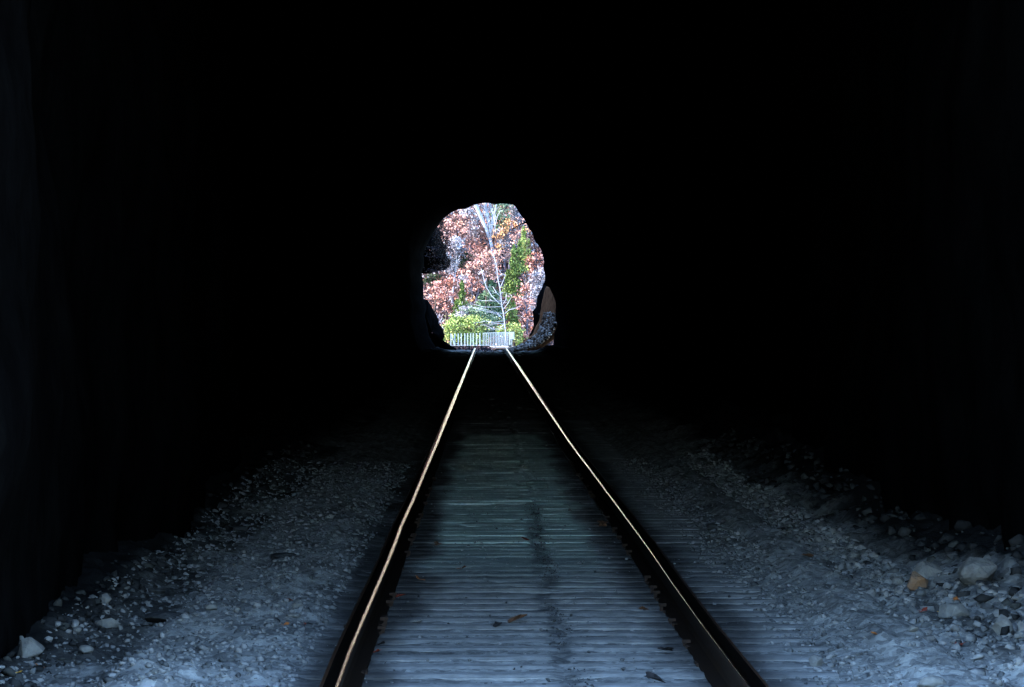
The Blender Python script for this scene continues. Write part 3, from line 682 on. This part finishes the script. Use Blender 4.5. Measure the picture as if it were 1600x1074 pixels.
# ------------------------------------------------------------------ vegetation of the slope
def branchy(m, p, d, L, r, depth, rnd, spread=.6, n=3, up=.15):
    q = p; pts = [p]; dd = d
    for i in range(3):
        dd = (dd + Vector((rnd.uniform(-1, 1), rnd.uniform(-.5, .5), rnd.uniform(-1, 1))) * .14 + Vector((0, 0, up * .1))).normalized(); q = q + dd * L / 3; pts.append(q)
    m.tube(pts, [r, r * .85, r * .7, r * .5], 5 if r > .02 else 3, cap=False)
    if depth:
        for i in range(n):
            t = rnd.uniform(.3, 1); k = min(2, int(t * 3)); b = pts[k].lerp(pts[k + 1], t * 3 - k)
            nd = (dd + Vector((rnd.uniform(-1, 1), rnd.uniform(-.7, .7), rnd.uniform(-.6, 1))) * spread).normalized()
            branchy(m, b, nd, L * rnd.uniform(.5, .75), r * .55, depth - 1, rnd, spread, n, up)
def tree(name, cat, label, clumps, m_leaf, m_bark, size=.11, dens=1.0, off=2.0, group=None, conifer=False, trunk_px=None, tr=.10, D=None, asp=1.0, limbs=True, depth=.55):
    """clumps: (px, py, rx, ry) in photo pixels seen from the mouth; crown stands on the slope"""
    seed = hash(label) % 1000 if False else sum(map(ord, label)) % 997
    rnd = random.Random(seed); rnn = np.random.RandomState(seed)
    cx = sum(c[0] for c in clumps) / len(clumps); py_lo = max(c[1] + c[3] for c in clumps)
    zlo = CAM_Z - (py_lo - VY) / F_PX * 345; zmid = CAM_Z - (sum(c[1] for c in clumps) / len(clumps) - VY) / F_PX * 350
    Dt = D or slope_y(zlo) - off
    bx_ = trunk_px if trunk_px else cx
    base = at(bx_, VY + 60, Dt)
    zb = max(-.6, (Dt - 352.8) * 1.2 - .6) if Dt < 400 else -.6
    base.z = min(zb, zlo - .2)
    root = empty(name, base); prop(root, label, cat, group)
    m = MB(); cl = []
    topc = min(clumps, key=lambda c: c[1]); tp = at(topc[0], topc[1] - topc[3] * .3, Dt) - root.location
    pts = [Vector((0, 0, -.3))] + [Vector((tp.x * t + rnd.uniform(-.08, .08), tp.y * t, tp.z * t)) for t in (.25, .5, .75, 1)]
    m.tube(pts, [tr, tr * .85, tr * .65, tr * .45, tr * .2], 6)
    for (px, py, rx, ry) in clumps:
        c = at(px, py, Dt) - root.location; rxm, rym = rx / F_PX * Dt, ry / F_PX * Dt
        if limbs:
            t = max(.1, min(.95, (c.z - rym) / max(.1, tp.z))); st_ = Vector((tp.x * t, tp.y * t, tp.z * t))
            dv = (c - st_)
            if dv.length > .1: branchy(m, st_, dv.normalized(), dv.length * 1.1, tr * .4, 2, rnd, .7, 3)
        n = int(rxm * rym * 3.14 * 190 * dens * (.11 / size) ** 1.5)
        if conifer:
            for _ in range(n):
                v = rnn.uniform(-1, 1); wd = (1 - (v + 1) / 2) ** .8 * 1.0 + .08; lay = .75 + .25 * math.cos(v * 16)
                a_ = rnn.uniform(0, 6.28); r_ = rnn.rand() ** .45 * wd * lay
                cl.append((np.array([c.x + rxm * r_ * math.cos(a_), c.y + rxm * r_ * math.sin(a_) * depth, c.z + rym * v - .12 * r_]), size * rnn.uniform(.6, 1.3), float(vnoise(v * 7 + 3, math.cos(a_) * 2, math.sin(a_) * 2, seed)) * .6 + .5))
        else:
            # sub-clumps give gaps and layers
            for _ in range(max(3, int(n / 24))):
                while True:
                    p = rnn.uniform(-1, 1, 3)
                    if p @ p < 1: break
                q = np.array([c.x, c.y, c.z]) + p * np.array([rxm, rxm * depth, rym]); sr = rnn.uniform(.10, .30); tn = rnn.rand()
                for _ in range(int(24)):
                    cl.append((q + rnn.normal(size=3) * np.array([sr, sr, sr * .55]), size * rnn.uniform(.5, 1.3), tn))
    m.build('trunk', m_bark, root, True)
    leaf_mesh(cl, rnn, 'crown', m_leaf, root, asp)
    return root
G = 'trees on the slope beyond the tunnel'
T = lambda *a, **k: tree(*a, group=G, **k)
# far layer: rosy grey thickets
T('bare_tree', 'tree', 'lavender grey leafless tree at the top right of the opening', [(808, 332, 13, 16), (822, 350, 10, 16)], M_lav, M_bark_grey, size=.07, dens=1.1, asp=2.2, off=1.5)
T('bare_tree', 'tree', 'greyish leafless tree behind the white forked tree at upper left', [(733, 335, 12, 14), (741, 355, 9, 16)], M_lav, M_bark_grey, size=.07, dens=.8, asp=2.2, off=1.4)
T('bare_tree', 'tree', 'pale leafless tree beside the shaded left cliff', [(707, 400, 10, 26), (716, 385, 12, 16), (703, 422, 8, 8)], M_lav, M_bark_white, size=.07, dens=1.1, asp=2.2, off=2.2, trunk_px=706)
T('bare_tree', 'tree', 'tangled silvery leafless tree at the right edge of the opening', [(840, 445, 12, 18), (836, 470, 10, 16), (848, 430, 8, 12)], M_lav, M_bark_grey, size=.07, dens=1.3, asp=2.2, off=2.6)
T('bare_tree', 'tree', 'mauve leafless tree in the upper centre right', [(795, 385, 14, 18), (786, 372, 10, 18)], M_lav, M_bark_grey, size=.07, dens=.9, asp=2.2, off=1.4)
T('bare_tree', 'tree', 'thin grey leafless tree in the middle of the slope', [(752, 440, 12, 16), (724, 445, 12, 14)], M_lav, M_bark_grey, size=.07, dens=.7, asp=2.2, off=1.6)
T('russet_tree', 'tree', 'broad rose leaved tree filling the upper left of the opening', [(712, 345, 16, 12), (700, 362, 14, 14), (722, 362, 18, 14), (735, 380, 14, 12), (706, 380, 14, 10), (728, 345, 10, 12)], M_rose, M_bark_dark, size=.10, dens=1.0, off=2.0)
T('russet_tree', 'tree', 'red brown tree left of the white trunk, above the centre', [(734, 396, 14, 10), (745, 388, 10, 8), (724, 404, 8, 6), (742, 408, 8, 8)], M_russet, M_bark_dark, size=.10, dens=.9, off=2.3)
T('russet_tree', 'tree', 'pink leaved tree spreading across the centre of the opening', [(745, 415, 20, 10), (762, 402, 16, 12), (735, 426, 16, 8), (770, 424, 14, 12), (750, 432, 14, 6), (774, 402, 8, 10)], M_rose, M_bark_dark, size=.10, dens=1.0, D=351.3)
T('russet_tree', 'tree', 'salmon coloured small tree at the left edge, above the dark boulder', [(700, 438, 12, 6), (688, 447, 12, 7), (677, 455, 9, 6), (697, 457, 13, 7), (684, 466, 12, 6), (694, 475, 10, 7), (706, 483, 8, 9), (712, 445, 10, 5)], M_russet, M_bark_dark, size=.10, dens=1.25, off=3.2)
T('russet_tree', 'tree', 'pale pink tree low left of the young white tree', [(736, 438, 14, 7), (748, 450, 12, 6), (730, 448, 8, 6)], M_russet, M_bark_grey, size=.10, dens=1.1, off=3.0)
T('orange_tree', 'tree', 'orange tinged tree right of the white forked tree', [(788, 362, 12, 8), (780, 374, 9, 8), (798, 352, 9, 8), (775, 388, 8, 8), (828, 358, 6, 12)], M_orange, M_bark_grey, size=.09, dens=.75, off=2.3)
T('russet_tree', 'tree', 'rose tree between the upper evergreen and the right rim', [(820, 345, 10, 8), (806, 372, 12, 12), (792, 395, 12, 10), (780, 402, 8, 12)], M_rose, M_bark_grey, size=.09, dens=.75, off=2.1)
T('russet_tree', 'tree', 'coral leaved tree against the right rim at mid height', [(838, 400, 10, 8), (828, 412, 10, 9), (842, 415, 8, 10), (830, 426, 8, 6)], M_russet, M_bark_grey, size=.10, dens=1.15, off=2.8)
T('russet_tree', 'tree', 'pink orange tree low on the right above the rubble', [(822, 455, 11, 9), (812, 466, 10, 9), (826, 474, 10, 9), (824, 493, 8, 9), (828, 512, 8, 10), (820, 524, 10, 7), (812, 480, 8, 6)], M_russet, M_bark_grey, size=.10, dens=1.1, off=3.4, trunk_px=824)
T('russet_tree', 'tree', 'small orange pink tree behind the low branches', [(738, 470, 8, 6), (744, 478, 6, 6)], M_orange, M_bark_grey, size=.09, dens=1.0, off=2.9)
T('evergreen_tree', 'tree', 'dark green cedar at the top centre right of the opening', [(782, 332, 15, 28), (781, 358, 10, 9)], M_green2, M_bark_dark, size=.10, dens=1.5, off=2.2)
T('evergreen_tree', 'tree', 'tall bright yellow green cedar right of the young white tree', [(803, 425, 19, 42), (812, 400, 12, 24), (793, 440, 12, 18)], M_green, M_bark_dark, size=.10, dens=1.5, off=3.0, conifer=True)
T('evergreen_tree', 'tree', 'pale green cedar below the right rim', [(818, 390, 16, 36), (826, 388, 8, 14)], M_lime, M_bark_dark, size=.09, dens=.8, off=2.6, conifer=True)
T('evergreen_tree', 'tree', 'narrow green cedar left of centre, above the railing', [(722, 472, 14, 34), (714, 490, 16, 22), (732, 492, 12, 18)], M_green, M_bark_dark, size=.10, dens=1.7, off=3.6, conifer=True)
T('evergreen_tree', 'tree', 'blue green cedar behind the young white tree', [(766, 458, 22, 36), (776, 478, 18, 24), (752, 482, 22, 22)], M_green2, M_bark_dark, size=.10, dens=2.2, off=3.1, conifer=True)
T('evergreen_tree', 'tree', 'green cedar low right of the young white tree', [(802, 496, 15, 26), (808, 515, 13, 16), (796, 482, 10, 16)], M_green, M_bark_dark, size=.10, dens=1.5, off=3.6, conifer=True)
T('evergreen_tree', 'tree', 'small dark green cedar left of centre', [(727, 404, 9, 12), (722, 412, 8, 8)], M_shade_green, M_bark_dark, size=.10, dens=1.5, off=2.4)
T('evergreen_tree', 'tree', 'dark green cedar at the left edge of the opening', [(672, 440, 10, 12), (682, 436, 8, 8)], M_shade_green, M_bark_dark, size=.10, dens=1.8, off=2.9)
G2 = 'bushes behind the white railing'
B = lambda *a, **k: tree(*a, group=G2, **k)
B('green_bush', 'bush', 'bright green bush behind the widely spaced pickets', [(738, 508, 22, 14), (730, 525, 26, 12), (712, 503, 14, 12), (748, 518, 14, 9), (740, 532, 26, 7)], M_lime, M_bark_dark, size=.09, dens=2.2, D=345, tr=.04)
B('green_bush', 'bush', 'yellow green bush at the left end of the railing', [(703, 517, 10, 12), (699, 530, 9, 10), (712, 525, 12, 12), (705, 512, 9, 9)], M_lime, M_bark_dark, size=.09, dens=1.8, D=344.5, tr=.04)
B('green_bush', 'bush', 'grey green bush in the centre under the low branches', [(765, 503, 20, 12), (748, 492, 18, 14), (772, 517, 22, 10)], M_green2, M_bark_dark, size=.09, dens=1.3, D=346, tr=.04)
B('green_bush', 'bush', 'low green bush right of the railing panel', [(808, 520, 9, 14), (810, 532, 8, 8), (800, 512, 10, 8), (790, 515, 12, 9)], M_lime, M_bark_dark, size=.09, dens=1.5, D=344.3, tr=.04)
B('grey_bush', 'bush', 'pale straw grey bush left of the drooping branches', [(726, 490, 10, 12), (718, 500, 9, 10)], M_lav, M_bark_grey, size=.06, dens=1.2, D=346.5, tr=.03, asp=2)

# the large white-barked forked tree
def limb(m, path, D, root, r, n=7):
    pts = [at(px, py, D + dz) - root.location for (px, py, dz) in path]; m.tube(pts, r, n)
root = empty('white_barked_tree', at(776, 432, 357.5)); prop(root, 'large white barked tree forking into thick stems at the top of the opening', 'tree', G)
m = MB(); D = 357.5
limb(m, [(777, 436, 0), (775, 420, 0), (771, 398, 0), (766, 375, 0)], D, root, [.13, .12, .12, .13])
m.build('trunk', M_bark_white, root, True)
for path, r in [([(766, 378, 0), (760, 358, 0), (752, 340, -.1), (744, 322, -.2), (738, 308, -.3), (728, 285, -.4)], [.10, .13, .15, .15, .12, .08]),
                ([(768, 378, 0), (765, 352, 0), (760, 330, 0), (758, 312, 0), (756, 285, .2)], [.09, .10, .10, .09, .06]),
                ([(767, 372, 0), (769, 350, 0), (770, 335, 0), (764, 316, 0), (772, 290, 0)], [.10, .09, .07, .07, .04]),
                ([(770, 370, 0), (774, 352, -.2), (772, 338, -.2), (776, 318, -.1), (780, 295, 0)], [.06, .05, .05, .04, .02])]:
    m = MB(); limb(m, path, D, root, r); rr = random.Random(int(path[1][0] * 7))
    for q in path[1:-1]:
        b = at(q[0], q[1], D + q[2]) - root.location
        for _ in range(3): branchy(m, b, Vector((rr.uniform(-1, 1), rr.uniform(-.5, .2), rr.uniform(.2, 1))).normalized(), rr.uniform(.5, 1.1), .028, 2, rr, .6, 2)
    m.build('limb', M_bark_white, root, True)
# young white tree with drooping bare branches
root = empty('young_white_tree', at(790, 522, 343.4)); prop(root, 'slender young white tree with drooping bare branches, rising behind the railing', 'tree', G)
m = MB(); D = 343.5
limb(m, [(791, 540, 0), (790, 518, 0), (788, 500, 0), (786.5, 488, 0), (784, 478, 0), (783, 465, 0), (781, 450, .1), (778, 436, .2), (776, 415, .3), (770, 395, .5)], D, root, [.045, .042, .04, .04, .035, .032, .028, .024, .02, .012])
m.build('trunk', M_bark_white, root, True)
m = MB(); limb(m, [(784.5, 478, 0), (776, 470, 0), (768, 462, 0), (760, 449, .1), (756, 436, .2), (752, 420, .3)], D, root, [.035, .035, .03, .028, .02, .01]); m.build('limb', M_bark_white, root, True)
for path in [[(787, 499, 0), (781, 495, 0), (776, 491, 0), (766, 488, 0), (752, 485, 0), (738, 480, 0)], [(787, 500, 0), (780, 492, 0), (776, 488, 0)], [(786, 490, 0), (775, 489, .1), (760, 484, .1), (745, 481, .1)],
             [(783, 471, 0), (770, 470.5, 0), (752, 470, .1)], [(785, 479, 0), (772, 480, 0), (756, 480, 0), (742, 476, 0)], [(787, 502, 0), (772, 504, 0), (760, 502, 0), (748, 504, 0)], [(788, 506, 0), (775, 506, 0), (762, 507, 0)],
             [(789, 513, 0), (778, 516, 0), (770, 514, 0), (757, 508, 0)], [(788, 505, 0), (784, 511, 0), (778, 514, 0)], [(784, 478, 0), (790, 470, 0), (792, 458, 0)], [(783, 465, 0), (776, 458, 0), (770, 448, 0)], [(781, 452, 0), (786, 440, 0), (790, 430, 0)],
             [(787, 492, 0), (796, 484, 0), (806, 482, 0), (816, 476, 0)], [(786, 484, 0), (794, 474, 0), (800, 462, 0)]]:
    m = MB(); limb(m, path, D, root, [.028] + [.02] * (len(path) - 2) + [.009], 5); rr = random.Random(int(path[0][1] * 3 + path[1][0]))
    for q in path[1:]:
        b = at(q[0], q[1], D + q[2]) - root.location
        for _ in range(2): branchy(m, b, Vector((rr.choice([-1, -.6]), rr.uniform(-.3, .3), rr.uniform(-.3, .35))).normalized(), rr.uniform(.25, .6), .012, 1, rr, .5, 2, 0)
    m.build('branch', M_bark_white, root, True)

# shaded rock, boulder and brush at the left of the far mouth
def crag(name, outline, D, depth, seed):
    P = np.array(outline, float); d = np.r_[0, np.cumsum(np.linalg.norm(np.diff(np.vstack([P, P[:1]]), axis=0), axis=1))]
    tt = np.linspace(0, d[-1], 140, endpoint=False)
    Q = np.stack([np.interp(tt, d, np.r_[P[:, k], P[0, k]]) for k in (0, 1)], 1)
    Q += 1.6 * np.stack([fbm(Q[:, 0] * .16, Q[:, 1] * .16, k, seed, 5) for k in (0, 9)], 1)
    c = Q.mean(0); rings = []
    for f, dy in ((.02, -.75), (.35, -.62), (.65, -.42), (.86, -.15), (.97, .15), (1, .5), (.97, .85), (.9, 1)):
        q = c + (Q - c) * f
        rings.append(np.array([at(a, b, D) for a, b in q]) + np.array([0, 1, 0]) * (dy * depth + .35 * fbm(q[:, 0] * .12, q[:, 1] * .12, dy, seed + 3, 4))[:, None])
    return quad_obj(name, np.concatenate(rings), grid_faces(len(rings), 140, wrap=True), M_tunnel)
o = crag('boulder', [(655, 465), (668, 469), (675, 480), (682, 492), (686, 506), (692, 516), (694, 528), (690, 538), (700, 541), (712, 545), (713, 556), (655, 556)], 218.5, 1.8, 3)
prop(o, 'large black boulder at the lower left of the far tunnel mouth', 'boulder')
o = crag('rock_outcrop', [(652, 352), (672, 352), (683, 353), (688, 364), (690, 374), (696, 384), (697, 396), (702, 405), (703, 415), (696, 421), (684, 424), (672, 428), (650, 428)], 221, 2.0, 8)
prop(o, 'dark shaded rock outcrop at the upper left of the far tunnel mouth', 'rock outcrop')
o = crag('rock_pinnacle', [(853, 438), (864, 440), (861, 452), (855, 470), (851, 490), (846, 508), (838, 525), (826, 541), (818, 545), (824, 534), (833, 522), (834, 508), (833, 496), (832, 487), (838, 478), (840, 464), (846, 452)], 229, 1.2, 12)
prop(o, 'black leaning rock edge between the forest and the brown rubble bank', 'rock')
rn = np.random.RandomState(5); cl = []
for (px, py, rx, ry, n) in [(686, 350, 10, 10, 300), (688, 364, 12, 12, 520), (694, 380, 12, 12, 520), (676, 396, 14, 14, 300), (698, 400, 9, 16, 420), (688, 418, 14, 8, 260), (676, 424, 12, 5, 160)]:
    for _ in range(n):
        p = at(px + rn.normal() * rx * .55, py + rn.normal() * ry * .55, 218.6 + rn.uniform(-.8, .6)); cl.append((np.array(p), .035 * rn.uniform(.6, 1.5)))
root = empty('brush', at(690, 440, 219)); prop(root, 'sparse dark brush hanging over the shaded outcrop at the left of the opening', 'brush')
for q in cl: q[0][:] -= np.array(root.location)
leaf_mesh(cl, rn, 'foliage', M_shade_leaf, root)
m = MB(); rr = random.Random(3)
for (px, py) in ((664, 385), (664, 400), (668, 420), (680, 365)): branchy(m, at(px, py, 218.8) - root.location, Vector((1, -.2, -.15)).normalized(), .6, .02, 3, rr, .7, 3)
m.build('stem', M_bark_grey, root)
# the dark bare twig crossing the upper right of the mouth
m = MB(); root = empty('overhanging_twig', at(828, 349, 214.6)); prop(root, 'black twig poking in from the upper right rim of the tunnel mouth', 'twig')
limb(m, [(832, 348, 0), (826, 347.5, 0), (819, 348.5, 0), (813, 351, 0), (807, 354, 0), (800, 358, 0), (795, 359, 0)], 214.6, root, [.03, .03, .05, .025, .02, .02, .01], 5)
limb(m, [(821, 348, 0), (818, 345, 0)], 214.6, root, [.03, .01], 5)
m.build('stem', M_rock_dark, root)
